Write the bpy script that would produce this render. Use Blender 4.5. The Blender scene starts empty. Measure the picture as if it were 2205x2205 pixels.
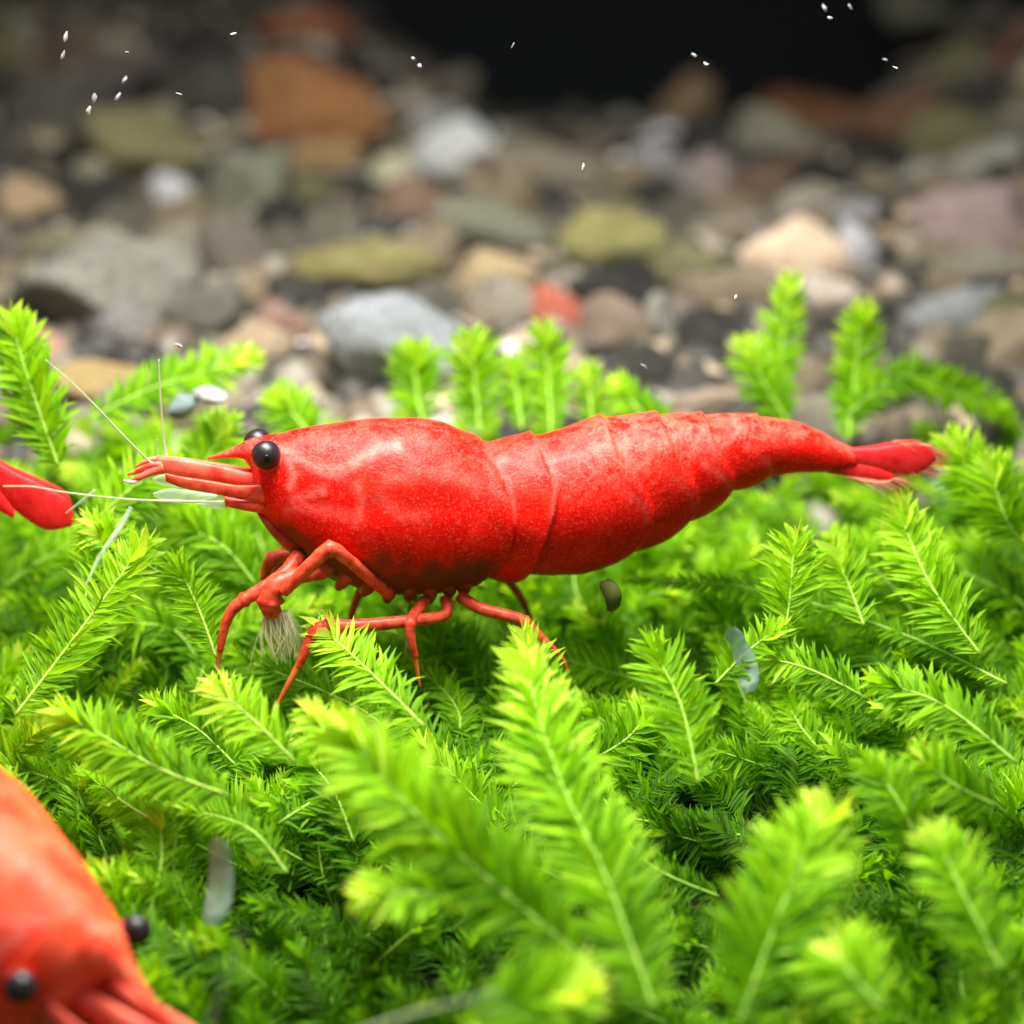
import bpy, math, random
import numpy as np
from mathutils import Vector, Matrix, noise

# ------------------------------------------------------------------ camera, light, exposure (1 unit = 1 cm)
scene = bpy.context.scene
scene.unit_settings.scale_length = 0.01
D = 10.0                      # camera distance to the shrimp
PITCH = math.radians(15)
S = 0.0015                    # size of one photograph pixel at the shrimp
SP, CP = math.sin(PITCH), math.cos(PITCH)
CAM = Vector((0, -D * CP, D * SP))
cd = bpy.data.cameras.new('camera')
cam = bpy.data.objects.new('camera', cd)
scene.collection.objects.link(cam)
cam.location = CAM
cam.rotation_euler = (math.pi / 2 - PITCH, 0, 0)
cd.sensor_width = 36
cd.lens = 36 * D / (2205 * S)
cd.clip_start, cd.clip_end = 0.05, 200
cd.dof.use_dof = True
cd.dof.focus_distance = 9.75
cd.dof.aperture_fstop = 0.38
scene.camera = cam

w = bpy.data.worlds.new('World')
scene.world = w
w.use_nodes = True
w.node_tree.nodes['Background'].inputs[0].default_value = (0.95, 0.98, 1.0, 1)
w.node_tree.nodes['Background'].inputs[1].default_value = 0.26

def area_lamp(name, loc, target, sx, sy, power, col):
    l = bpy.data.lights.new(name, 'AREA')
    l.shape = 'RECTANGLE'
    l.size, l.size_y, l.energy, l.color = sx, sy, power, col
    o = bpy.data.objects.new(name, l)
    scene.collection.objects.link(o)
    l.spread = math.radians(130)
    o.location = loc
    o.rotation_euler = (Vector(target) - Vector(loc)).to_track_quat('-Z', 'Y').to_euler()
    return o
area_lamp('aquarium_lamp', (-0.4, -0.75, 4.7), (-0.1, -0.45, 0), 4.2, 2.6, 720, (1.0, 0.985, 0.94))

vs = scene.view_settings
vs.view_transform = 'Standard'
vs.look = 'None'
vs.exposure = 0.0
vs.gamma = 1.0
scene.cycles.use_denoising = True
scene.cycles.max_bounces = 8
scene.cycles.transparent_max_bounces = 16

rng = random.Random(7)
V = Vector

# ------------------------------------------------------------------ helpers
def P(px, py, y):
    """point at depth y that a photograph position looks at (used only to measure where things stand)"""
    d = V((0, CP, -SP)) * D + V((1, 0, 0)) * (px - 1102.5) * S + V((0, SP, CP)) * (1102.5 - py) * S
    t = (y - CAM.y) / d.y
    return CAM + d * t

def ray(px, py):
    return (V((0, CP, -SP)) * D + V((1, 0, 0)) * (px - 1102.5) * S + V((0, SP, CP)) * (1102.5 - py) * S)

def sstep(a, b, x):
    t = min(1, max(0, (x - a) / (b - a)))
    return t * t * (3 - 2 * t)

GY = [-8, 0.9, 1.5, 3.2, 5.0, 6.4, 9.0]
GZ = [-3.66, -0.50, -0.10, 0.28, 0.42, 0.30, 0.05]
def ground(x, y):
    z = float(np.interp(y, GY, GZ))
    m = max(sstep(0.1, -1.1, x), sstep(1.7, 2.6, x) * 0.85)
    z += 0.62 * m * sstep(4.2, 6.2, y)
    z += 0.05 * noise.noise(V((x * 0.9, y * 0.9, 3.1)))
    return z

def canopy(x, y):
    return -0.50 + 0.36 * y + 0.07 * noise.noise(V((x * 1.3, y * 1.3, 9.0)))

def link(name, verts, faces, mat, parent=None, smooth=True, attrs=None):
    me = bpy.data.meshes.new(name)
    me.from_pydata([tuple(v) for v in verts], [], faces)
    if smooth:
        me.polygons.foreach_set('use_smooth', [True] * len(me.polygons))
    if attrs:
        for k, a in attrs.items():
            at = me.attributes.new(k, 'FLOAT', 'POINT')
            at.data.foreach_set('value', np.asarray(a, dtype=np.float32))
    me.materials.append(mat)
    me.update()
    return link_me(name, me, parent)

def link_me(name, me, parent=None):
    o = bpy.data.objects.new(name, me)
    scene.collection.objects.link(o)
    if parent is not None:
        o.parent = parent
    return o

def empty(name, loc=(0, 0, 0)):
    o = bpy.data.objects.new(name, None)
    scene.collection.objects.link(o)
    o.location = loc
    o.empty_display_size = 0.1
    return o

def tag(o, label=None, cat=None, group=None, kind=None):
    if label: o['label'] = label
    if cat: o['category'] = cat
    if group: o['group'] = group
    if kind: o['kind'] = kind
    return o

def copy_tree(o, parent=None):
    c = o.copy()
    scene.collection.objects.link(c)
    c.parent = parent
    for ch in list(o.children):
        copy_tree(ch, c)
    return c

def catmull(pts, vals, n):
    pts = [V(p) for p in pts]
    out, ov = [], []
    m = len(pts)
    for i in range(m - 1):
        p0, p1, p2, p3 = pts[max(0, i - 1)], pts[i], pts[i + 1], pts[min(m - 1, i + 2)]
        for k in range(n):
            t = k / n
            out.append(0.5 * ((2 * p1) + (p2 - p0) * t + (2 * p0 - 5 * p1 + 4 * p2 - p3) * t * t + (3 * p1 - p0 - 3 * p2 + p3) * t ** 3))
            ov.append(vals[i] * (1 - t) + vals[i + 1] * t)
    out.append(pts[-1]); ov.append(vals[-1])
    return out, ov

def tube(pts, rad, sides=10, cap=True):
    pts = [V(p) for p in pts]
    n = len(pts)
    verts, faces = [], []
    T = [(pts[min(n - 1, i + 1)] - pts[max(0, i - 1)]).normalized() for i in range(n)]
    a = T[0].orthogonal().normalized()
    for i in range(n):
        a = (a - T[i] * a.dot(T[i])).normalized()
        b = T[i].cross(a)
        for k in range(sides):
            th = 2 * math.pi * k / sides
            verts.append(pts[i] + (a * math.cos(th) + b * math.sin(th)) * rad[i])
    for i in range(n - 1):
        for k in range(sides):
            k2 = (k + 1) % sides
            faces.append((i * sides + k, i * sides + k2, (i + 1) * sides + k2, (i + 1) * sides + k))
    if cap:
        faces.append(tuple(range(sides))[::-1])
        faces.append(tuple((n - 1) * sides + k for k in range(sides)))
    return verts, faces

def join(*parts):
    vs_, fs = [], []
    for v, f in parts:
        o = len(vs_)
        vs_ += list(v)
        fs += [tuple(i + o for i in q) for q in f]
    return vs_, fs

# ------------------------------------------------------------------ materials
def newmat(name):
    m = bpy.data.materials.new(name)
    m.use_nodes = True
    nt = m.node_tree
    return m, nt, nt.nodes['Principled BSDF'], nt.nodes['Material Output']

def node(nt, t, **kw):
    n = nt.nodes.new(t)
    for k, v in kw.items():
        setattr(n, k, v)
    return n

def ramp(nt, stops):
    r = node(nt, 'ShaderNodeValToRGB')
    e = r.color_ramp.elements
    while len(e) < len(stops):
        e.new(0.5)
    for i, (p, c) in enumerate(stops):
        e[i].position = p
        e[i].color = (*c, 1)
    return r

def mixcol(nt, fac, a, b, mode='MIX'):
    m = node(nt, 'ShaderNodeMix', data_type='RGBA', blend_type=mode)
    for sock, val in ((m.inputs[0], fac), (m.inputs[6], a), (m.inputs[7], b)):
        if hasattr(val, 'is_output'):
            nt.links.new(val, sock)
        elif isinstance(val, (int, float)):
            sock.default_value = val
        else:
            sock.default_value = (*val, 1)
    return m.outputs[2]

def mathn(nt, op, a, b=None):
    m = node(nt, 'ShaderNodeMath', operation=op)
    for i, val in enumerate((a, b)):
        if val is None: continue
        if hasattr(val, 'is_output'): nt.links.new(val, m.inputs[i])
        else: m.inputs[i].default_value = val
    return m.outputs[0]

def noise_tex(nt, scale, detail=4, rough=0.6, coord=None):
    n = node(nt, 'ShaderNodeTexNoise')
    n.inputs['Scale'].default_value = scale
    n.inputs['Detail'].default_value = detail
    n.inputs['Roughness'].default_value = rough
    if coord is not None:
        nt.links.new(coord, n.inputs['Vector'])
    return n

def obj_coord(nt):
    return node(nt, 'ShaderNodeTexCoord').outputs['Object']

def mat_shell(name='red_shell', back=(0.84, 0.10, 0.06), mid=(0.64, 0.003, 0.001), high=(0.76, 0.009, 0.004), low=(0.46, 0.002, 0.001)):
    """red shrimp shell; 'pale', 'dark', 'dorsal' are pigment maps on the mesh"""
    m, nt, b, out = newmat(name)
    co = obj_coord(nt)
    at = {}
    for k in ('pale', 'dark', 'dorsal'):
        a = node(nt, 'ShaderNodeAttribute'); a.attribute_name = k
        at[k] = a.outputs['Fac']
    n1 = noise_tex(nt, 9, 5, 0.65, co)
    n2 = noise_tex(nt, 120, 3, 0.6, co)
    base = ramp(nt, [(0.30, low), (0.50, mid), (0.72, high)])
    nt.links.new(n1.outputs['Fac'], base.inputs[0])
    # fine lighter speckle where the pigment cells are open
    sp = ramp(nt, [(0.54, (0, 0, 0)), (0.64, (1, 1, 1))])
    nt.links.new(n2.outputs['Fac'], sp.inputs[0])
    spf = mathn(nt, 'MULTIPLY', sp.outputs[0], 0.55)
    c1 = mixcol(nt, spf, base.outputs[0], (0.86, 0.075, 0.028))
    # pinkish mottling on the back
    n3 = noise_tex(nt, 20, 4, 0.62, co)
    mo = ramp(nt, [(0.42, (0.06, 0.06, 0.06)), (0.56, (1, 1, 1))])
    nt.links.new(n3.outputs['Fac'], mo.inputs[0])
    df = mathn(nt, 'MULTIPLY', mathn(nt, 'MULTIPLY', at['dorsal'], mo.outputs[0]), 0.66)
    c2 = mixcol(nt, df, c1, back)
    n4 = noise_tex(nt, 30, 3, 0.6, co)
    pr = ramp(nt, [(0.30, (0.3, 0.3, 0.3)), (0.62, (1, 1, 1))])
    nt.links.new(n4.outputs['Fac'], pr.inputs[0])
    pv = noise_tex(nt, 11, 5, 0.7, co)
    vein = ramp(nt, [(0.470, (0, 0, 0)), (0.500, (1, 1, 1)), (0.530, (0, 0, 0))])
    nt.links.new(pv.outputs['Fac'], vein.inputs[0])
    c2 = mixcol(nt, mathn(nt, 'MULTIPLY', mathn(nt, 'ADD', mathn(nt, 'MULTIPLY', at['dorsal'], 0.35), 0.05), vein.outputs[0]), c2, (0.88, 0.22, 0.17))
    c3 = mixcol(nt, mathn(nt, 'MULTIPLY', mathn(nt, 'MULTIPLY', at['pale'], pr.outputs[0]), 0.80), c2, (0.90, 0.24, 0.19))
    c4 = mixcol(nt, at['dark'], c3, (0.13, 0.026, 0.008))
    nt.links.new(c4, b.inputs['Base Color'])
    b.inputs['Roughness'].default_value = 0.38
    b.inputs['Specular IOR Level'].default_value = 0.13
    b.inputs['Subsurface Weight'].default_value = 0.45
    b.inputs['Subsurface Radius'].default_value = (0.09, 0.012, 0.008)
    b.inputs['Subsurface Scale'].default_value = 0.6
    bm = node(nt, 'ShaderNodeBump')
    bm.inputs['Strength'].default_value = 0.35
    bm.inputs['Distance'].default_value = 0.014
    hsum = mathn(nt, 'ADD', mathn(nt, 'MULTIPLY', n2.outputs['Fac'], 0.5), n3.outputs['Fac'])
    nt.links.new(hsum, bm.inputs['Height'])
    nt.links.new(bm.outputs[0], b.inputs['Normal'])
    return m

def mat_limb(name, c_a, c_b, scale=14, alpha=1.0, rough=0.4, sss=0.15):
    m, nt, b, out = newmat(name)
    n = noise_tex(nt, scale, 4, 0.65, obj_coord(nt))
    r = ramp(nt, [(0.35, c_a), (0.65, c_b)])
    nt.links.new(n.outputs['Fac'], r.inputs[0])
    nt.links.new(r.outputs[0], b.inputs['Base Color'])
    b.inputs['Roughness'].default_value = rough
    b.inputs['Specular IOR Level'].default_value = 0.3
    b.inputs['Subsurface Weight'].default_value = sss
    b.inputs['Subsurface Radius'].default_value = (0.03, 0.01, 0.006)
    b.inputs['Alpha'].default_value = alpha
    return m

def mat_moss():
    m, nt, b, out = newmat('moss_leaf')
    a = node(nt, 'ShaderNodeAttribute'); a.attribute_name = 'tone'
    v = node(nt, 'ShaderNodeAttribute'); v.attribute_name = 'vary'
    n = noise_tex(nt, 7, 3, 0.6, node(nt, 'ShaderNodeTexCoord').outputs['Object'])
    f = mathn(nt, 'ADD', a.outputs['Fac'], mathn(nt, 'MULTIPLY', mathn(nt, 'SUBTRACT', n.outputs['Fac'], 0.5), 0.35))
    f = mathn(nt, 'ADD', f, mathn(nt, 'MULTIPLY', mathn(nt, 'SUBTRACT', v.outputs['Fac'], 0.5), 0.30))
    r = ramp(nt, [(0.0, (0.050, 0.12, 0.002)), (0.30, (0.10, 0.29, 0.002)), (0.60, (0.235, 0.50, 0.003)),
                  (0.82, (0.40, 0.69, 0.010)), (1.0, (0.66, 0.84, 0.10))])
    nt.links.new(f, r.inputs[0])
    nt.links.new(r.outputs[0], b.inputs['Base Color'])
    b.inputs['Roughness'].default_value = 0.5
    b.inputs['Specular IOR Level'].default_value = 0.16
    tr = node(nt, 'ShaderNodeBsdfTranslucent')
    tc = mixcol(nt, 1.0, r.outputs[0], (1.2, 1.15, 0.45), 'MULTIPLY')
    nt.links.new(tc, tr.inputs['Color'])
    mx = node(nt, 'ShaderNodeMixShader')
    mx.inputs[0].default_value = 0.56
    nt.links.new(b.outputs[0], mx.inputs[1])
    nt.links.new(tr.outputs[0], mx.inputs[2])
    nt.links.new(mx.outputs[0], out.inputs['Surface'])
    return m

def mat_stone(name, col, dirt=0.35):
    m, nt, b, out = newmat(name)
    co = obj_coord(nt)
    oi = node(nt, 'ShaderNodeObjectInfo')
    add = node(nt, 'ShaderNodeVectorMath', operation='ADD')
    nt.links.new(co, add.inputs[0]); nt.links.new(oi.outputs['Random'], add.inputs[1])
    n = noise_tex(nt, 1.8, 6, 0.65, add.outputs[0])
    k = V(col)
    r = ramp(nt, [(0.28, tuple(k * (1 - dirt))), (0.52, tuple(k)), (0.75, tuple(k * 0.85 + V((1, 1, 1)) * 0.09))])
    nt.links.new(n.outputs['Fac'], r.inputs[0])
    n2 = noise_tex(nt, 5.5, 6, 0.75, add.outputs[0])
    dr = ramp(nt, [(0.40, (0.12, 0.12, 0.12)), (0.62, (1, 1, 1))])
    nt.links.new(n2.outputs['Fac'], dr.inputs[0])
    c = mixcol(nt, mathn(nt, 'MULTIPLY', dr.outputs[0], 0.55), r.outputs[0], (0.045, 0.040, 0.026), 'MIX')
    hs = node(nt, 'ShaderNodeHueSaturation')
    vv = mathn(nt, 'ADD', mathn(nt, 'MULTIPLY', oi.outputs['Random'], 0.7), 0.95)
    nt.links.new(vv, hs.inputs['Value'])
    nt.links.new(c, hs.inputs['Color'])
    nt.links.new(hs.outputs[0], b.inputs['Base Color'])
    b.inputs['Roughness'].default_value = 0.55
    b.inputs['Specular IOR Level'].default_value = 0.3
    bm = node(nt, 'ShaderNodeBump')
    bm.inputs['Strength'].default_value = 0.8
    bm.inputs['Distance'].default_value = 0.08
    nt.links.new(n2.outputs['Fac'], bm.inputs['Height'])
    nt.links.new(bm.outputs[0], b.inputs['Normal'])
    return m

def mat_plain(name, col, rough=0.5, spec=0.3, scale=20, var=0.3):
    m, nt, b, out = newmat(name)
    n = noise_tex(nt, scale, 4, 0.6, obj_coord(nt))
    k = V(col)
    r = ramp(nt, [(0.3, tuple(k * (1 - var))), (0.7, tuple(k))])
    nt.links.new(n.outputs['Fac'], r.inputs[0])
    nt.links.new(r.outputs[0], b.inputs['Base Color'])
    b.inputs['Roughness'].default_value = rough
    b.inputs['Specular IOR Level'].default_value = spec
    return m

M = {}
M['shell'] = mat_shell()
M['coral_shell'] = mat_shell('coral_shell', (0.92, 0.24, 0.11), (0.86, 0.055, 0.016), (0.90, 0.11, 0.04), (0.74, 0.02, 0.006))
M['limb'] = mat_limb('red_limb', (0.42, 0.022, 0.008), (0.78, 0.095, 0.04), 34, sss=0.3)
M['tail_red'] = mat_limb('tail_red', (0.58, 0.006, 0.006), (0.84, 0.028, 0.03), 18, sss=0.3)
M['limb_pale'] = mat_limb('coral_limb', (0.68, 0.05, 0.03), (0.86, 0.17, 0.10))
M['limb_brown'] = mat_limb('brown_limb', (0.20, 0.02, 0.008), (0.42, 0.06, 0.02))
M['limb_tip'] = mat_limb('amber_limb', (0.55, 0.10, 0.02), (0.75, 0.22, 0.04))
M['tuft'] = mat_limb('pale_bristle', (0.78, 0.76, 0.44), (0.95, 0.94, 0.70), alpha=0.30)
M['fringe'] = mat_limb('clear_fringe', (0.75, 0.18, 0.09), (0.85, 0.42, 0.26), alpha=0.32)
M['whisker'] = mat_limb('clear_whisker', (0.42, 0.50, 0.26), (0.58, 0.63, 0.40), alpha=0.6)
M['scale'] = mat_limb('glassy_scale', (0.42, 0.58, 0.36), (0.60, 0.72, 0.52), alpha=0.38)
M['eye'] = mat_plain('black_eye', (0.016, 0.014, 0.015), 0.36, 0.4, 60, 0.4)
M['pupil'] = mat_plain('eye_spot', (0.003, 0.003, 0.003), 0.35, 0.3)
M['moss'] = mat_moss()
M['stem'] = mat_plain('moss_stem', (0.36, 0.58, 0.07), 0.5, 0.25, 12, 0.35)
M['soil'] = mat_plain('dark_soil', (0.014, 0.016, 0.004), 0.85, 0.1, 6, 0.5)
M['wall'] = mat_plain('black_backing', (0.008, 0.010, 0.012), 0.6, 0.15, 0.8, 0.4)
M['speck'] = mat_plain('white_speck', (0.85, 0.87, 0.88), 0.4, 0.4, 30, 0.15)

# ------------------------------------------------------------------ setting: substrate and black back of the tank
NX, NY = 90, 110
vx, fx = [], []
for j in range(NY + 1):
    y = -7 + 16.0 * j / NY
    for i in range(NX + 1):
        x = -8 + 16.0 * i / NX
        vx.append((x, y, ground(x, y)))
for j in range(NY):
    for i in range(NX):
        a = j * (NX + 1) + i
        fx.append((a, a + 1, a + NX + 2, a + NX + 1))
tag(link('ground', vx, fx, M['soil']), 'dark soil under the moss and the gravel', None, None, 'structure')
wv = [(-9, 7.4, -3), (9, 7.4, -3), (9, 7.4, 9), (-9, 7.4, 9), (-9, 7.7, -3), (9, 7.7, -3), (9, 7.7, 9), (-9, 7.7, 9)]
wf = [(0, 1, 2, 3), (5, 4, 7, 6), (3, 2, 6, 7), (4, 5, 1, 0), (1, 5, 6, 2), (4, 0, 3, 7)]
tag(link('back_wall', wv, wf, M['wall'], smooth=False), 'black rear wall of the tank behind the gravel', None, None, 'structure')

# ------------------------------------------------------------------ gravel
def stone_mesh(seed, sub=3, cuts=9, flat=1.0):
    import bmesh
    r = random.Random(seed)
    bm = bmesh.new()
    bmesh.ops.create_icosphere(bm, subdivisions=sub, radius=1.0)
    planes = []
    for k in range(cuts):
        n = V((r.gauss(0, 1), r.gauss(0, 1), r.gauss(0, 1))).normalized()
        planes.append((n, r.uniform(0.44, 0.78)))
    off = V((r.uniform(0, 50), r.uniform(0, 50), r.uniform(0, 50)))
    for v in bm.verts:
        p = v.co.copy()
        for n, d in planes:
            e = p.dot(n) - d
            if e > 0:
                p -= n * e * 0.96
        p *= 1 + 0.14 * noise.noise(p * 1.6 + off) + 0.07 * noise.noise(p * 4 + off) + 0.03 * noise.noise(p * 9 + off)
        v.co = p * 1.3
    bm.faces.ensure_lookup_table()
    me = bpy.data.meshes.new('pebble')
    bm.to_mesh(me)
    bm.free()
    me.polygons.foreach_set('use_smooth', [True] * len(me.polygons))
    return me

STONES = [stone_mesh(100 + i, 3, 7 + i % 5) for i in range(12)]
_stone_mats = {}
def stone_mat(c):
    k = tuple(round(x, 3) for x in c)
    if k not in _stone_mats:
        _stone_mats[k] = mat_stone('stone_%d' % len(_stone_mats), k)
    return _stone_mats[k]
_stone_me = {}
def stone_of(i, c):
    mt = stone_mat(c)
    k = (i, mt.name)
    if k not in _stone_me:
        me = STONES[i].copy()
        me.materials.append(mt)
        _stone_me[k] = me
    return _stone_me[k]

placed = []
def hit_ground(px, py, lift=0.0):
    d = ray(px, py)
    lo, hi = 0.6, 1.70
    t = lo
    while t < hi:
        p = CAM + d * t
        if p.z <= ground(p.x, p.y) + lift or p.y > 7.0:
            break
        t += 0.002
    return CAM + d * t, t

def hero_stone(u, v, pw, ph, rot, col, label, shape=None, depth=0.8, name='pebble', lift=0.75, cat='pebble'):
    k = 2205 / 1932
    px, py, pw, ph = u * k, v * k, pw * k, ph * k
    hz = ph * S * 0.5 * 1.3
    p, t = hit_ground(px, py, hz * lift)
    sx, sz = pw * S * t / 2, ph * S * t / 2
    i = shape if shape is not None else rng.randrange(12)
    o = link_me(name, stone_of(i, col))
    o.location = p
    o.scale = (sx * 1.04, (sx + sz) / 2 * depth, sz * 1.04)
    o.rotation_euler = (rng.uniform(-0.15, 0.15), math.radians(-rot), rng.uniform(-0.2, 0.2))
    tag(o, label, cat)
    placed.append((p.x, p.y, max(sx, sz) * 0.8))
    return o

HS = [
 (575,205,236,150,0,(0.62,0.27,0.09),'large orange-brown angular pebble, largest warm one on the gravel bank',0),
 (572,48,160,78,0,(0.50,0.16,0.08),'dim reddish pebble above the large orange-brown one'),
 (575,118,190,66,0,(0.17,0.11,0.09),'dark brown flat pebble directly above the orange-brown one'),
 (858,293,150,110,-18,(0.95,0.97,0.95),'largest bright white pebble on the gravel bank'),
 (822,232,84,66,30,(0.60,0.62,0.58),'smaller greyish white pebble touching the large white one'),
 (275,285,230,120,-10,(0.38,0.34,0.15),'wide olive-yellow domed pebble behind a cream one'),
 (182,322,92,76,0,(0.85,0.78,0.55),'cream rounded pebble leaning on the olive dome'),
 (320,366,72,66,0,(1.0,1.0,1.0),'small round snow-white pebble below the olive dome'),
 (475,355,180,170,10,(0.20,0.21,0.15),'grey-green rough pebble below and left of the orange-brown one'),
 (498,312,60,50,0,(0.42,0.45,0.38),'small pale grey-green pebble on the rough grey-green one'),
 (612,308,130,82,-8,(0.70,0.45,0.18),'tan pebble wedged under the orange-brown one'),
 (742,346,104,80,-25,(0.85,0.80,0.52),'pale yellow pebble beside the bright white one'),
 (690,428,206,60,0,(0.075,0.075,0.07),'flat charcoal pebble lying above the long olive slab'),
 (690,500,300,110,6,(0.27,0.245,0.085),'long flat olive slab above the grey-blue stone'),
 (915,522,150,112,12,(0.85,0.66,0.36),'cream-tan blocky pebble in the middle of the gravel'),
 (1140,455,185,145,25,(0.40,0.37,0.13),'olive triangular pebble with a sharp upper corner'),
 (905,425,215,125,0,(0.40,0.40,0.29),'broad sage-grey pebble above the cream-tan block'),
 (1000,325,250,110,-8,(0.40,0.33,0.25),'broad beige pebble beside the large white one'),
 (1292,205,170,92,38,(0.62,0.42,0.25),'slanting tan pebble above a small white ball'),
 (1250,266,76,66,0,(0.98,0.99,1.0),'small white ball at the foot of the slanting tan pebble'),
 (1540,228,230,112,-12,(0.40,0.17,0.08),'rust-brown pebble at the upper edge of the gravel'),
 (1535,312,170,50,-8,(0.45,0.19,0.09),'thin rust-coloured strip of stone below the rust-brown pebble'),
 (1475,270,170,80,-25,(0.36,0.34,0.25),'grey-olive pebble between the rust-brown ones'),
 (1490,482,200,112,-14,(1.0,0.76,0.52),'large peach-cream pebble behind the tallest moss shoot'),
 (1555,555,90,100,35,(0.85,0.72,0.60),'pale lower corner stone under the peach-cream pebble'),
 (1605,470,80,116,10,(0.66,0.66,0.70),'lavender-white pebble touching the peach-cream one'),
 (1712,346,140,58,40,(0.72,0.70,0.58),'slanting pale finger-shaped pebble'),
 (1840,405,240,150,-8,(0.60,0.45,0.42),'large pinkish-mauve pebble at the side edge of the picture'),
 (1862,302,190,60,14,(0.56,0.54,0.46),'long pale grey pebble above the pinkish-mauve one'),
 (1850,500,190,90,-5,(0.38,0.34,0.27),'greyish brown pebble under the pinkish-mauve one'),
 (1765,590,250,74,14,(0.55,0.57,0.57),'long light grey stone slanting behind the moss shoots'),
 (745,640,290,190,4,(0.34,0.36,0.38),'large grey-blue stone right above the shrimp head'),
 (1040,592,104,84,0,(0.75,0.20,0.12),'coral-red pebble just above the middle moss clump'),
 (170,545,310,190,8,(0.34,0.33,0.28),'broad dusty grey stone at the edge beside the whisker'),
 (510,612,110,100,0,(0.36,0.21,0.16),'reddish brown pebble left of the grey-blue stone'),
 (480,656,140,74,0,(0.62,0.46,0.30),'tan pebble behind the drooping moss frond'),
 (75,668,72,84,0,(0.72,0.36,0.26),'salmon-pink pebble at the edge by the whisker tip'),
 (185,722,160,62,0,(0.78,0.56,0.24),'ochre pebble crossed by the long whisker'),
 (52,390,100,86,0,(0.55,0.40,0.22),'light brown pebble at the edge above the dusty grey stone'),
 (235,622,170,66,-15,(0.30,0.28,0.27),'small mid-grey pebble below the dusty grey stone'),
 (1160,612,110,96,0,(0.36,0.27,0.20),'brown pebble beside the coral-red one'),
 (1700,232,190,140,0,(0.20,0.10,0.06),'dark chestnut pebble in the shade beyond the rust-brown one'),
 (1325,345,120,90,0,(0.42,0.34,0.31),'mauve-grey pebble below the small white ball'),
 (1235,330,130,90,-20,(0.36,0.35,0.36),'cool grey pebble below the small white ball'),
 (862,164,66,54,0,(0.62,0.54,0.42),'tiny tan pebble at the top rim of the gravel'),
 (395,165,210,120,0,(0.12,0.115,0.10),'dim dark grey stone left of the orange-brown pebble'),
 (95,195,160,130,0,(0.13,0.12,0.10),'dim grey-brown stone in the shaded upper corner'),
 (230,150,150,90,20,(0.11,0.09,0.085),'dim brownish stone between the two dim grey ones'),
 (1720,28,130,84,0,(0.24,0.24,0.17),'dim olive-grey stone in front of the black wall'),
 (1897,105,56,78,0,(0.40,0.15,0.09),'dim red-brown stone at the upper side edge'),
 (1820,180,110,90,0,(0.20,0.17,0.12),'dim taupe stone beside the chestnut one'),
 (1692,832,92,84,0,(0.36,0.27,0.22),'taupe pebble showing through the moss above the tail'),
 (1325,770,150,62,0,(0.48,0.36,0.27),'pale brown pebble peeping out above the shrimp back'),
 (1600,420,120,70,0,(0.44,0.42,0.42),'light grey pebble above the lavender-white one'),
 (1240,600,60,110,-10,(0.52,0.49,0.42),'narrow pale upright pebble beside the brown one'),
 (1380,430,150,90,10,(0.26,0.22,0.17),'dull brown pebble beside the peach-cream one'),
 (1290,500,170,90,0,(0.26,0.24,0.11),'dull olive-brown pebble right of the olive triangle'),
 (430,480,140,110,0,(0.20,0.17,0.14),'dull brown pebble left of the long olive slab'),
 (400,590,150,130,0,(0.24,0.23,0.19),'grey-brown pebble beside the dusty grey stone'),
 (110,470,160,60,0,(0.32,0.30,0.17),'flat khaki pebble above the dusty grey stone'),
]
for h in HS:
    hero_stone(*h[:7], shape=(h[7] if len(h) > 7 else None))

FC = [(0.23, 0.185, 0.12), (0.12, 0.11, 0.085), (0.30, 0.24, 0.15), (0.09, 0.085, 0.08), (0.30, 0.265, 0.21), (0.22, 0.14, 0.095), (0.20, 0.185, 0.09), (0.06, 0.06, 0.058)]
FW = ['dull taupe', 'dark grey', 'dull beige', 'charcoal', 'dusty grey-beige', 'dull brown', 'dull olive', 'near-black']
def to_px(p):
    q = V(p) - CAM
    dep = q.dot(V((0, CP, -SP)))
    return 966 + q.x / dep * D / S * 1932 / 2205, 966 - q.dot(V((0, SP, CP))) / dep * D / S * 1932 / 2205
def beside(u, v, marks, n=0):
    """words for where a thing lies next to a landmark"""
    m = sorted(marks, key=lambda q: (q[0] - u) ** 2 + (q[1] - v) ** 2)[n]
    du, dv = u - m[0], v - m[1]
    side = ('right of' if du > 0 else 'left of') if abs(du) > abs(dv) else ('below' if dv > 0 else 'above')
    return side + ' ' + m[2]
import re
def short(label):
    return 'the ' + re.split(r',| on | above | behind | below | directly | touching | leaning | wedged | beside | lying | in | with | at | between | under | right | just | crossed | left | peeping | showing | beyond | and | before ', label)[0]
SMARKS = [(h[0], h[1], short(h[6])) for h in HS]
fill = []
tries, nfill = 0, 0
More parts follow.
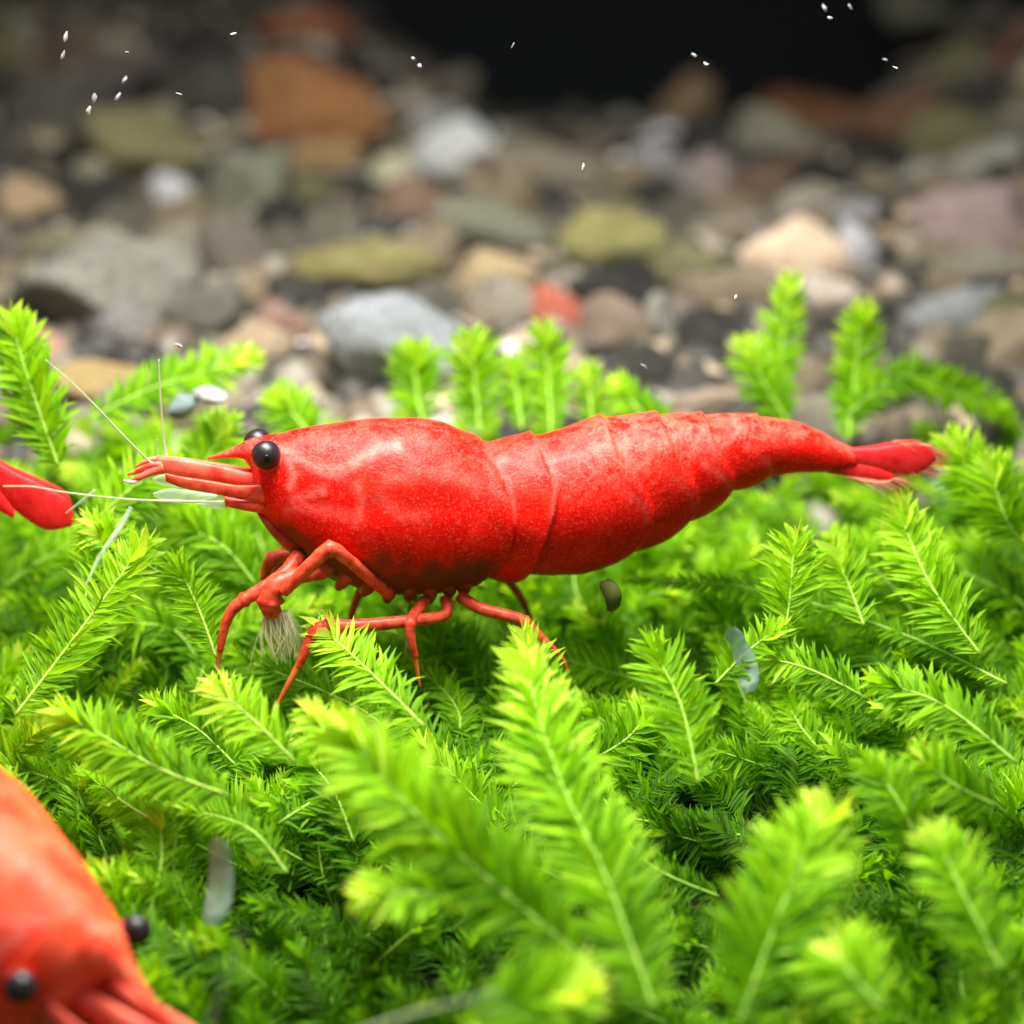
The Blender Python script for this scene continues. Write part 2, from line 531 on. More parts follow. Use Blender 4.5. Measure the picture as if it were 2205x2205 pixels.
while nfill < 240 and tries < 9000:
    tries += 1
    y = 1.25 + 5.9 * rng.random()
    x = rng.uniform(-1, 1) * (1.75 * (y + 9.66) / 9.66 + 0.3)
    r = rng.uniform(0.07, 0.18)
    if y > 5.2 and -0.75 < x < 1.9: continue
    ok = True
    for (a, b, c) in placed:
        if (a - x) ** 2 + (b - y) ** 2 < (0.66 * (c + r)) ** 2:
            ok = False; break
    if not ok: continue
    placed.append((x, y, r))
    ci = rng.choice([0, 1, 2, 3, 4, 5, 6, 7, 1, 3, 0, 7, 7, 3])
    o = link_me('pebble', stone_of(rng.randrange(12), tuple(V(FC[ci]) * (1.15 if ci not in (3, 7) else 0.5))))
    o.location = (x, y, ground(x, y) + r * 0.05)
    o.scale = (r * rng.uniform(0.9, 1.5), r * rng.uniform(0.9, 1.3), r * rng.uniform(0.8, 1.15))
    o.rotation_euler = (rng.uniform(-0.4, 0.4), rng.uniform(-0.4, 0.4), rng.uniform(0, 6.28))
    fill.append((o, FW[ci], r))
    nfill += 1

seen = set()
for (o, colour, r) in fill:
    u, v = to_px(o.location)
    sz = 'small' if r < 0.14 else ('mid-sized' if r < 0.19 else 'larger')
    lab = None
    for n in range(6):
        lab = '%s %s pebble %s' % (sz, colour, beside(u, v, SMARKS, n))
        if lab not in seen: break
    seen.add(lab)
    tag(o, lab, 'pebble', 'plain pebbles of the gravel bank')

# fine grit between the pebbles
base = stone_mesh(999, 1, 5)
bv = np.array([v.co[:] for v in base.vertices]); bf = [tuple(p.vertices) for p in base.polygons]
gv, gf = [], []
gvar = []
for k in range(4200):
    y = 1.1 + 6.2 * rng.random()
    x = rng.uniform(-1, 1) * (1.75 * (y + 9.66) / 9.66 + 0.4)
    r = rng.uniform(0.025, 0.10)
    s = np.array([r * rng.uniform(0.8, 1.5), r * rng.uniform(0.8, 1.4), r])
    a = rng.uniform(0, 6.28); ca, sa = math.cos(a), math.sin(a)
    q = bv * s
    q = np.stack([q[:, 0] * ca - q[:, 1] * sa, q[:, 0] * sa + q[:, 1] * ca, q[:, 2]], 1)
    q += np.array([x, y, ground(x, y) + r * 0.1])
    gvar += [rng.random()] * len(bv)
    o_ = len(gv) * len(bv)
    gv.append(q); gf += [tuple(i + o_ for i in f) for f in bf]
m_grit, nt, b, out = newmat('grit')
nn = node(nt, 'ShaderNodeAttribute'); nn.attribute_name = 'vary'
rr = ramp(nt, [(0.0, (0.014, 0.013, 0.012)), (0.35, (0.05, 0.045, 0.035)), (0.55, (0.12, 0.085, 0.055)), (0.72, (0.17, 0.155, 0.10)), (0.86, (0.27, 0.24, 0.20)), (0.97, (0.42, 0.32, 0.20)), (1.0, (0.75, 0.74, 0.70))])
nt.links.new(nn.outputs['Fac'], rr.inputs[0]); nt.links.new(rr.outputs[0], b.inputs['Base Color'])
b.inputs['Roughness'].default_value = 0.6
tag(link('gravel', np.concatenate(gv), gf, m_grit, attrs={'vary': gvar}), 'fine mixed grit filling the gaps between the pebbles', 'gravel', None, 'stuff')

# ------------------------------------------------------------------ moss
LT = np.array([0.0, 0.30, 0.72, 1.0])
LW = np.array([0.40, 1.0, 0.80, 0.0])
def leaf_local(curl, sickle=0.0):
    """unit leaf along +x, width along y, face +z"""
    v = []
    for t, h in zip(LT[:-1], LW[:-1]):
        z = -curl * t * t
        s = sickle * t * t
        v += [(t, s - 0.5 * h, z + 0.03 * h), (t, s, z), (t, s + 0.5 * h, z + 0.03 * h)]
    v.append((1.0, sickle * 1.05, -curl * 1.05))
    f = []
    for r in range(2):
        a = r * 3
        f += [(a, a + 1, a + 4, a + 3), (a + 1, a + 2, a + 5, a + 4)]
    f += [(6, 7, 9), (7, 8, 9)]
    return np.array(v), f
LV = [leaf_local(c, k)[0] for c, k in ((0.02, 0), (0.12, 1.2), (0.25, -1.2), (-0.12, 2.2), (0.35, -2.0), (0.05, 0.8))]
LF = leaf_local(0)[1]

def unit(v):
    return v / (np.linalg.norm(v) + 1e-12)

def frond_layout(path, facing, width, r, density=1.0, tone0=0.35, tone1=0.75, bud=True, layers=2):
    """returns stem points and list of leaves (base, xdir, zdir, length, width, tone, variant, is_bud)"""
    pts, _ = catmull(path, [0] * len(path), 8)
    pts = np.array([p[:] for p in pts])
    seg = np.linalg.norm(np.diff(pts, axis=0), axis=1)
    cum = np.concatenate([[0], np.cumsum(seg)])
    L = cum[-1]
    def at(s):
        return np.array([np.interp(s, cum, pts[:, k]) for k in range(3)])
    def tan(s):
        return unit(at(min(L, s + 0.02)) - at(max(0, s - 0.02)))
    leaves = []
    step = 0.0070 / density
    n = max(4, int(L / step))
    facing = unit(np.array(facing, dtype=float))
    for i in range(n):
        u = (i + 0.5) / n
        s = u * L
        p, t = at(s), tan(s)
        side = unit(np.cross(t, facing)); nrm = np.cross(side, t)
        env = min(1.0, 0.55 + u * 2.0) * (1.0 if u < 0.72 else 1.0 - 0.55 * ((u - 0.72) / 0.28) ** 1.3)
        tone = tone0 + (tone1 - tone0) * u ** 1.6
        for sg in (-1, 1):
            for ly in range(layers):
                if ly and i % 2: continue
                a = math.radians(r.gauss(54, 8) - 20 * max(0, u - 0.7) / 0.3)
                lift = r.gauss(0.04, 0.15) if ly == 0 else r.uniform(-0.9, 1.1)
                d = unit(t * math.cos(a) + side * sg * math.sin(a) * math.cos(lift) + nrm * math.sin(lift) * math.sin(a))
                z = unit(nrm - d * np.dot(nrm, d) + side * r.gauss(0, 0.35))
                z = unit(z - d * np.dot(z, d))
                ln = width * 0.60 * env * r.uniform(0.74, 1.10) * (1.0 if ly == 0 else 0.80)
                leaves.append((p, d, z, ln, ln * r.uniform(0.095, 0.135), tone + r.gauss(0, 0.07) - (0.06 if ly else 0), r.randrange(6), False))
    if bud:
        t = tan(L); p = at(L)
        side = unit(np.cross(t, facing)); nrm = np.cross(side, t)
        for k in range(9):
            th = k * 2.4 + r.uniform(-0.3, 0.3)
            rad = side * math.cos(th) + nrm * math.sin(th)
            op = 0.25 + 0.06 * k
            d = unit(t + rad * op)
            z = unit(rad - d * np.dot(rad, d)) * -1 if False else unit(rad - d * np.dot(rad, d))
            ln = width * (0.30 + 0.018 * k) * r.uniform(0.9, 1.1)
            leaves.append((p - t * (0.010 * k + 0.01), d, z, ln, ln * r.uniform(0.40, 0.52), tone1 + 0.16 - 0.015 * k, 1, True))
    return pts, leaves

LVA = None
def leaves_mesh(leaves, r):
    global LVA
    if LVA is None: LVA = np.array(LV)
    n, m = len(leaves), LVA.shape[1]
    p = np.array([l[0] for l in leaves]); d = np.array([l[1] for l in leaves]); z = np.array([l[2] for l in leaves])
    ln = np.array([l[3] for l in leaves]); wd = np.array([l[4] for l in leaves]); tn = np.array([l[5] for l in leaves])
    lv = LVA[[l[6] for l in leaves]]
    y = np.cross(z, d)
    q = (p[:, None] + (lv[:, :, 0] * ln[:, None])[:, :, None] * d[:, None] + (lv[:, :, 1] * wd[:, None])[:, :, None] * y[:, None]
         + (lv[:, :, 2] * ln[:, None])[:, :, None] * z[:, None]).reshape(-1, 3)
    ff = [tuple(i + k * m for i in f) for k in range(n) for f in LF]
    tone = (tn[:, None] + lv[:, :, 0] * 0.06).reshape(-1)
    vary = np.repeat([r.random() for _ in range(n)], m)
    return q, ff, {'tone': tone, 'vary': vary}

# shared leaf meshes for the fronds whose leaves can be picked apart
_leaf_cache = {}
def leaf_mesh(var, tone, vary):
    tk = min(8, max(0, int(round(tone * 8)))); vk = 0 if vary < 0.5 else 1
    key = (var, tk, vk)
    if key not in _leaf_cache:
        me = bpy.data.meshes.new('leaf')
        me.from_pydata([tuple(v) for v in LV[var]], [], LF)
        me.polygons.foreach_set('use_smooth', [True] * len(LF))
        for nme, val in (('tone', tk / 8), ('vary', 0.25 + 0.5 * vk)):
            at = me.attributes.new(nme, 'FLOAT', 'POINT')
            at.data.foreach_set('value', np.full(10, val, dtype=np.float32))
        me.materials.append(M['moss'])
        _leaf_cache[key] = me
    return _leaf_cache[key]

def frond(path, facing, width, label, group=None, r=rng, single=False, name='moss_frond', stem_r=0.0058, **kw):
    pts, leaves = frond_layout(path, facing, width, r, **kw)
    org = V(pts[0])
    root = empty(name, org)
    tag(root, label, 'moss', group)
    po = pts - pts[0]
    n = len(po)
    sv, sf = tube(po, [stem_r * (1 - 0.55 * i / (n - 1)) for i in range(n)], 6)
    link('stem', sv, sf, M['stem'], root)
    lv = [(p - pts[0], *rest) for (p, *rest) in leaves]
    side = [l for l in lv if not l[-1]]
    bud = [l for l in lv if l[-1]]
    if single:
        for (p, d, z, ln, wd, tn, var, _) in side + bud:
            y = np.cross(z, d)
            o = link_me('leaf', leaf_mesh(var, tn, r.random()), root)
            m = Matrix(((d[0] * ln, y[0] * wd, z[0] * ln, p[0]), (d[1] * ln, y[1] * wd, z[1] * ln, p[1]), (d[2] * ln, y[2] * wd, z[2] * ln, p[2]), (0, 0, 0, 1)))
            o.matrix_local = m
    else:
        v, f, a = leaves_mesh(side, r)
        o = link('leaves', v, f, M['moss'], root, attrs=a)
        o['kind'] = 'stuff'
        if bud:
            v, f, a = leaves_mesh(bud, r)
            link('bud', v, f, M['moss'], root, attrs=a)
    return root

def K(u, v, y):
    return P(u * 2205 / 1932, v * 2205 / 1932, y)

FACE = (0.0, -0.80, 0.60)
# hero fronds: (points from base to tip as (u, v, depth)), width, facing, tones, single leaves?, label
HF = [
 ([(1235,1905,-1.75),(1145,1660,-1.45),(1048,1450,-1.10),(990,1250,-0.80)], .33, (0.1,-.85,.5), .50,.88,False,'broad moss frond climbing the lower middle, its pale bud under the hind leg'),
 ([(1090,1800,-1.65),(900,1640,-1.50),(770,1520,-1.40),(650,1380,-1.15)], .33, (-.15,-.8,.55), .50,.82,False,'long diagonal moss frond left of the broad middle one'),
 ([(1395,1930,-1.80),(1480,1700,-1.55),(1555,1540,-1.30)], .36, (0,-.85,.5), .48,.90,False,'wide blurred moss frond with upright stem near the lower edge'),
 ([(1890,1830,-1.60),(1820,1690,-1.45),(1765,1575,-1.30)], .26, FACE, .50,.85,False,'moss frond with a straight stem near the lower corner opposite the second shrimp'),
 ([(1850,1235,-.25),(1760,1110,-.10),(1710,1000,.05),(1700,955,.08)], .25, (0,-.9,.4), .58,.90,True,'crisp moss frond standing right below the tail fan'),
 ([(1318,1480,-.85),(1285,1330,-.70),(1225,1215,-.55)], .24, (.15,-.9,.35), .55,.62,True,'crisp open moss frond with bare pale stem below the belly'),
 ([(28,1350,-.55),(120,1230,-.40),(210,1110,-.25),(275,1020,-.15)], .24, (-.1,-.85,.5), .55,.86,True,'crisp slanting moss frond at the side edge below the whiskers'),
 ([(408,1240,-.30),(375,1150,-.22),(330,1055,-.15)], .19, (0,-.9,.4), .55,.72,True,'small upright moss frond left of the front foot'),
 ([(800,1370,-.75),(690,1260,-.50),(600,1180,-.30)], .22, (0,-.8,.6), .50,1.0,True,'moss frond whose pale bud hides the tip of the front walking leg'),
 ([(560,1440,-.85),(480,1360,-.75),(400,1290,-.60)], .22, (0,-.8,.6), .55,.98,True,'moss frond with a pale yellow bud below the bristle tuft'),
 ([(760,1500,-1.05),(660,1420,-.95),(575,1340,-.80)], .20, (0,-.8,.6), .52,.98,False,'moss frond with an egg-shaped yellowish bud left of the long diagonal frond'),
 ([(1085,1420,-.60),(1030,1310,-.55),(985,1195,-.48)], .20, (0,-.9,.4), .50,.98,True,'moss bud with wide pale scales touching the hind foot'),
 ([(430,1500,-.95),(300,1450,-.85),(180,1380,-.75),(110,1345,-.68)], .24, (0,-.8,.6), .45,.75,False,'moss frond lying flat above the second shrimp'),
 ([(800,800,.95),(785,730,1.05),(785,655,1.10)], .22, (0,-.95,.3), .50,.78,False,'first short moss shoot of the clump above the shrimp neck'),
 ([(905,815,.85),(898,730,.95),(888,635,1.0)], .23, (0,-.95,.3), .50,.80,False,'second moss shoot of the clump above the shrimp neck, thicker'),
 ([(985,810,.9),(975,740,1.0),(968,680,1.05)], .16, (0,-.95,.3), .50,.82,False,'slim moss shoot in the middle of the clump above the back'),
 ([(1040,820,.9),(1035,720,1.05),(1025,618,1.10)], .20, (0,-.95,.3), .50,.82,False,'tallest moss shoot of the clump above the back'),
 ([(1120,800,.9),(1112,740,.95),(1108,688,1.0)], .14, (0,-.95,.3), .50,.85,False,'shortest moss shoot at the end of the clump above the back'),
 ([(1270,825,.85),(1210,775,.92),(1155,722,.98)], .18, (0,-.95,.3), .45,.85,False,'leaning moss shoot behind the second body segment'),
 ([(1465,800,1.0),(1470,690,1.15),(1492,525,1.25)], .19, (0,-.95,.3), .52,.84,False,'tallest blurred moss shoot standing before the peach-cream pebble'),
 ([(1600,830,.95),(1612,720,1.1),(1628,578,1.15)], .20, (0,-.95,.3), .52,.84,False,'tall blurred moss shoot behind the tail'),
 ([(1490,800,1.0),(1440,720,1.05),(1405,645,1.1)], .20, (0,-.95,.3), .52,.92,False,'stubby moss shoot with a yellowish head beside the tallest one'),
 ([(1600,780,1.0),(1700,710,1.15),(1800,735,1.25),(1900,780,1.3)], .20, (0,-.9,.4), .48,.66,False,'drooping moss branch reaching to the side edge behind the tail'),
 ([(110,880,.25),(75,780,.3),(45,690,.35),(20,600,.4)], .25, (.25,-.9,.3), .52,.72,False,'tall moss frond cut by the side edge above the third shrimp'),
 ([(170,790,.70),(280,735,.8),(390,700,.9),(480,672,.95)], .20, (0,-.85,.5), .48,.86,False,'moss frond reaching sideways behind the whiskers'),
 ([(1900,1290,-.30),(1700,1195,-.05),(1430,1112,.15),(1180,1093,.25)], .12, (0,-.7,.7), .45,.60,False,'long thin moss runner trailing behind the belly towards the side edge'),
 ([(890,1690,-1.5),(790,1685,-1.55),(675,1690,-1.55)], .20, (0,-.7,.7), .50,1.0,False,'horizontal moss frond with a glowing bud below the dark gap'),
 ([(900,1915,-2.0),(980,1895,-2.0),(1100,1870,-2.0)], .30, (0,-.7,.7), .50,1.0,False,'blurred moss frond with a pale bud at the very bottom'),
 ([(1660,1900,-1.9),(1600,1830,-1.8),(1575,1790,-1.7)], .30, (0,-.8,.6), .50,1.0,False,'blurred moss bud near the bottom right of the wide frond'),
 ([(1480,1205,-.25),(1490,1130,-.2),(1500,1010,-.1)], .22, (0,-.9,.4), .55,.80,True,'moss frond standing under the rear of the abdomen'),
 ([(1630,1180,-.15),(1600,1100,-.05),(1570,1035,0)], .22, (0,-.9,.4), .55,.85,True,'moss frond with a yellow-green head below the tail base'),
 ([(1900,1010,.35),(1850,920,.4),(1790,830,.45)], .24, (0,-.9,.4), .55,.85,False,'moss frond behind the tip of the tail fan'),
 ([(1925,1020,.3),(1890,960,.3),(1870,870,.35)], .22, (0,-.9,.4), .55,.80,False,'moss frond at the side edge beyond the tail fan'),
 ([(330,960,.45),(400,850,.55),(430,790,.6)], .22, (0,-.9,.4), .55,.88,False,'moss frond above the feelers in front of the eye'),
 ([(620,860,.75),(560,790,.85),(520,745,.9)], .22, (0,-.9,.4), .50,.75,False,'moss frond behind the forehead of the shrimp'),
 ([(150,1010,.15),(250,920,.25),(330,880,.3)], .24, (0,-.8,.6), .50,.75,False,'moss frond lying behind the fan of clear whiskers'),
 ([(300,1080,-.12),(230,1035,-.05),(165,985,-.02)], .20, (0,-.8,.6), .50,.80,False,'moss frond hiding the tail tip of the third shrimp'),
 ([(160,1130,-.15),(180,1060,-.08),(205,990,-.02)], .18, (0,-.8,.6), .50,.80,False,'small upright moss frond beside the tail tip of the third shrimp'),
 ([(480,1100,.25),(420,1030,.3),(330,985,.35)], .24, (0,-.85,.5), .45,.70,False,'moss frond below the mouth, behind the whiskers'),
 ([(1760,1660,-1.2),(1700,1520,-1.1),(1640,1440,-1.0)], .22, (0,-.85,.5), .40,.62,False,'moss frond in the olive patch above the corner frond'),
 ([(1880,1520,-1.0),(1800,1480,-1.0),(1730,1425,-.95)], .22, (0,-.85,.5), .42,.78,False,'moss frond at the edge of the olive patch'),
 ([(1350,1290,-.55),(1410,1230,-.5),(1475,1180,-.42)], .15, (0,-.85,.5), .45,.80,False,'short moss frond beside the upper grey blade'),
 ([(1640,1320,-.55),(1520,1260,-.5),(1420,1240,-.45)], .18, (0,-.8,.6), .42,.80,False,'moss frond stretching towards the upper grey blade'),
 ([(1920,1440,-.8),(1780,1330,-.65),(1650,1285,-.55)], .22, (0,-.75,.65), .45,.65,False,'arching moss frond above the olive patch'),
]
for (pp, wd, fc, t0, t1, sg, lab) in HF:
    frond([K(*q) for q in pp], fc, wd, lab, None, rng, sg, tone0=t0, tone1=t1, layers=2, density=(0.62 if sg else 1.0))

MMARKS = [(470,1200,'the front foot'),(560,1160,'the bristle tuft'),(520,1280,'the walking leg tip'),(770,1200,'the middle leg'),(1050,1200,'the hind foot'),(900,1050,'the leg bases'),
 (1150,1115,'the small brown leaf'),(1390,1240,'the upper grey blade'),(1250,1000,'the belly'),(1600,900,'the tail base'),(1750,890,'the tail fan'),(1920,900,'the edge beyond the tail'),
 (410,1660,'the lower grey blade'),(150,1750,'the corner shrimp'),(80,950,'the edge shrimp'),(250,900,'the clear whiskers'),(390,745,'the white chip'),(560,800,'the shrimp forehead'),(700,790,'the shrimp neck'),
 (900,720,'the middle moss clump'),(1490,640,'the tallest moss shoot'),(1628,650,'the second tallest shoot'),(1330,770,'the pale brown pebble'),(640,1500,'the dark hollow'),(850,1600,'the long diagonal frond'),
 (1080,1500,'the broad middle frond'),(1480,1700,'the wide blurred frond'),(1820,1690,'the lower corner frond'),(1290,1340,'the bare-stemmed frond'),(1760,1100,'the crisp frond under the tail'),
 (120,1230,'the crisp edge frond'),(1600,1450,'the olive patch'),(1850,1400,'the edge of the olive patch'),(1000,1850,'the bottom bud'),(1500,1130,'the frond under the abdomen'),(620,1900,'the bottom edge'),(250,1450,'the flat-lying frond'),
 (1300,1880,'the middle stem end'),(1700,1880,'the bottom right bud'),(660,1250,'the bud over the leg'),(450,1320,'the pale yellow bud')]
mseen = set()
def moss_label(path, t1, blur):
    u, v = to_px(path[-1]); u0, v0 = to_px(path[0])
    lean = 'leaning left' if u < u0 - 45 else ('leaning right' if u > u0 + 45 else 'upright')
    look = 'pale-tipped' if t1 > 0.78 else ('bright green' if t1 > 0.60 else 'olive-green')
    L = (V(path[-1]) - V(path[0])).length
    for n in range(7):
        lab = '%s%s %s moss frond %s, %s' % ('blurred ' if blur else '', look, 'long' if L > 0.65 else 'short', lean, beside(u, v, MMARKS, n))
        if lab not in mseen: break
    mseen.add(lab)
    return lab

# scattered fronds filling the carpet, each a plant of its own
ZONES = [
 ('bright green moss frond filling the carpet behind the shrimp', 'moss fronds of the carpet behind the shrimp', 80, (0.30, 1.35)),
 ('bright green moss frond filling the carpet around and under the feet', 'moss fronds of the carpet under the shrimp', 95, (-0.75, 0.30)),
 ('blurred green moss frond filling the carpet in front of the shrimp', 'moss fronds of the carpet in front of the shrimp', 85, (-2.5, -0.75)),
]
def dark_zone(x, y):
    """how far moss tone and height drop, right hand side of the carpet and one hollow"""
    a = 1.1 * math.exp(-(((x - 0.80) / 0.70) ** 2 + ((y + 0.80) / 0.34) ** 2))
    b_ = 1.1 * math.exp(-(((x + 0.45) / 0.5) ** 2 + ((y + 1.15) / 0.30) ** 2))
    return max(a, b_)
def random_frond_path(x, y, lo, hi, r, top):
    L = r.uniform(lo, hi)
    d = V((r.gauss(-0.30, 0.55), r.gauss(0.25, 0.35), r.uniform(0.35, 0.95))).normalized()
    tip = V((x, y, canopy(x, y) + top))
    bend = V((r.gauss(0, 0.17), r.gauss(0, 0.10), r.gauss(0.02, 0.06))) * L
    return [tip - d * L, tip - d * L * 0.5 + bend, tip]
for (lab, grp, cnt, (y0, y1)) in ZONES:
    for k in range(cnt):
        y = y0 + (y1 - y0) * (k + rng.random()) / cnt
        x = rng.uniform(-1, 1) * 1.9 * (y + 9.66) / 9.66
        sh = dark_zone(x, y)
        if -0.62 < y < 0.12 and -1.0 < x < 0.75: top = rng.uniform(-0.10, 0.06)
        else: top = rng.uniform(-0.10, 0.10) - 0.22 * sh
        if y > 1.0: top -= 0.05
        pth = random_frond_path(x, y, 0.32, 0.80, rng, top)
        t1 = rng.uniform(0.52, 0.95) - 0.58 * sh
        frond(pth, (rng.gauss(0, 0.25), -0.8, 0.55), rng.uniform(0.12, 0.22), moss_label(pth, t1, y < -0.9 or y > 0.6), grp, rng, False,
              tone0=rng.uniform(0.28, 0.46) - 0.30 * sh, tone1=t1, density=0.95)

# the dense undergrowth below them: one mass
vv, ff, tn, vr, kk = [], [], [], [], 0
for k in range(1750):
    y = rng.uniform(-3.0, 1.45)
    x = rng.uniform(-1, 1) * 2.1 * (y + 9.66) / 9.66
    sh = dark_zone(x, y)
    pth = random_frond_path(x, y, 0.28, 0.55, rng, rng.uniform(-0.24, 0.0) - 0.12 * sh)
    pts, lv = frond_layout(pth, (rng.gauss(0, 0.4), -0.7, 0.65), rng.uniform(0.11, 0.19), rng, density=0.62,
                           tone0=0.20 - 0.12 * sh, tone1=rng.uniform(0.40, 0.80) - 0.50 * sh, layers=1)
    v, f, a = leaves_mesh(lv, rng)
    vv.append(v); ff += [tuple(i + kk for i in q) for q in f]; kk += len(v)
    tn.append(a['tone']); vr.append(a['vary'])
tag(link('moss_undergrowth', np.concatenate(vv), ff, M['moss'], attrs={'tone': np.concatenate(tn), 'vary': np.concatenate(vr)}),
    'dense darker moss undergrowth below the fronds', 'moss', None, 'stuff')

# ------------------------------------------------------------------ the red shrimp (local frame: head to -x, up +z, origin at photo position 1100,1090)
OX, OY = 1100.0, 1090.0
def L2(px, py, y=0.0):
    """photograph position to the shrimp's own frame"""
    return V(((px - OX) * S, y, (OY - py) * S / CP))

TOP = [(453,967),(470,962),(511,946),(535,934),(548,929),(570,927),(599,921),(669,908),(739,902),(795,897),(855,897),(911,900),(958,912),(1000,932),(1037,947),(1060,949),(1088,945),(1150,940),(1167,939),(1210,930),(1260,918),(1310,905),(1385,902),(1447,902),(1497,906),(1552,904),(1608,909),(1664,915),(1726,928),(1776,950),(1820,974),(1851,988)]
BOT = [(453,971),(470,970),(511,968),(530,972),(544,992),(552,1045),(560,1088),(571,1108),(604,1142),(650,1180),(700,1222),(760,1250),(840,1266),(930,1268),(1000,1256),(1043,1242),(1105,1243),(1167,1238),(1254,1229),(1323,1213),(1385,1188),(1441,1164),(1484,1137),(1521,1115),(1560,1092),(1580,1072),(1621,1057),(1664,1043),(1720,1036),(1789,1036),(1851,1028)]
WID = [(453,.004),(511,.014),(535,.027),(548,.045),(560,.075),(600,.118),(669,.172),(760,.215),(860,.228),(950,.222),(1040,.205),(1150,.212),(1260,.212),(1385,.192),(1480,.158),(1580,.118),(1664,.088),(1760,.062),(1851,.040)]
tx, ty = zip(*TOP); bx, by = zip(*BOT); wx, wy = zip(*WID)
# segment boundaries: x of the rear edge as it runs from back (0) to belly (1)
BND = [
 [(0,1037),(.15,1062),(.30,1082),(.50,1092),(.75,1080),(1,1030)],
 [(0,1150),(.15,1164),(.30,1183),(.42,1178),(.60,1160),(1,1120)],
 [(0,1300),(.20,1318),(.40,1362),(.60,1392),(.80,1392),(1,1340)],
 [(0,1420),(.25,1440),(.50,1480),(.75,1496),(1,1470)],
 [(0,1520),(.25,1530),(.50,1556),(.75,1580),(1,1568)],
 [(0,1640),(.30,1652),(.60,1664),(1,1655)],
 [(0,1790),(.5,1800),(1,1800)],
]
def bx_at(i, v):
    a, b = zip(*BND[i]); return float(np.interp(v, a, b))
PALE = [
 ([(705,975),(740,968),(775,950),(810,936),(852,930)], 9, 1.0),
 ([(612,940),(640,955),(690,975),(720,974)], 9, .8),
 ([(618,960),(632,985),(622,1010)], 7, .9), ([(625,1035),(660,1022),(690,1012)], 7, .8),
 ([(610,1062),(650,1052),(700,1052),(760,1068)], 10, .5),
 ([(760,1000),(770,1030),(764,1060)], 9, .6),
 ([(820,985),(900,975),(960,985),(1010,1010)], 12, .35), ([(800,1020),(850,1060),(900,1068)], 10, .3),
 ([(1040,955),(1062,978),(1084,1010),(1091,1075)], 5, .7), ([(1062,975),(1080,965)], 8, .8),
 ([(1152,945),(1168,965),(1184,1003),(1172,1040),(1165,1080)], 6, .75), ([(1165,970),(1230,962)], 6, .8), ([(1262,950),(1345,942)], 5, .8),
 ([(1295,1010),(1330,1030),(1365,1060),(1372,1090)], 7, .45), ([(1440,1010),(1470,1045),(1482,1080)], 6, .45),
 ([(1500,985),(1535,1010),(1570,1048)], 6, .8), ([(1578,905),(1588,935)], 6, .6), ([(1480,940),(1520,955),(1560,948)], 7, .5),
 ([(1600,960),(1640,985),(1650,1010)], 6, .4),
]
DARK = [(772,1000,22,.6),(800,1010,30,.42),(1163,1040,14,.65),(1120,1025,14,.35),(860,1000,40,.25),(1500,950,20,.35),(1435,1000,22,.35),(1400,985,18,.3),(1330,1000,20,.25)]
def seg_dist(p, a, b):
    ax, ay = a; qx, qy = b
    dx, dy = qx - ax, qy - ay
    t = max(0, min(1, ((p[0] - ax) * dx + (p[1] - ay) * dy) / (dx * dx + dy * dy)))
    return math.hypot(p[0] - ax - t * dx, p[1] - ay - t * dy)

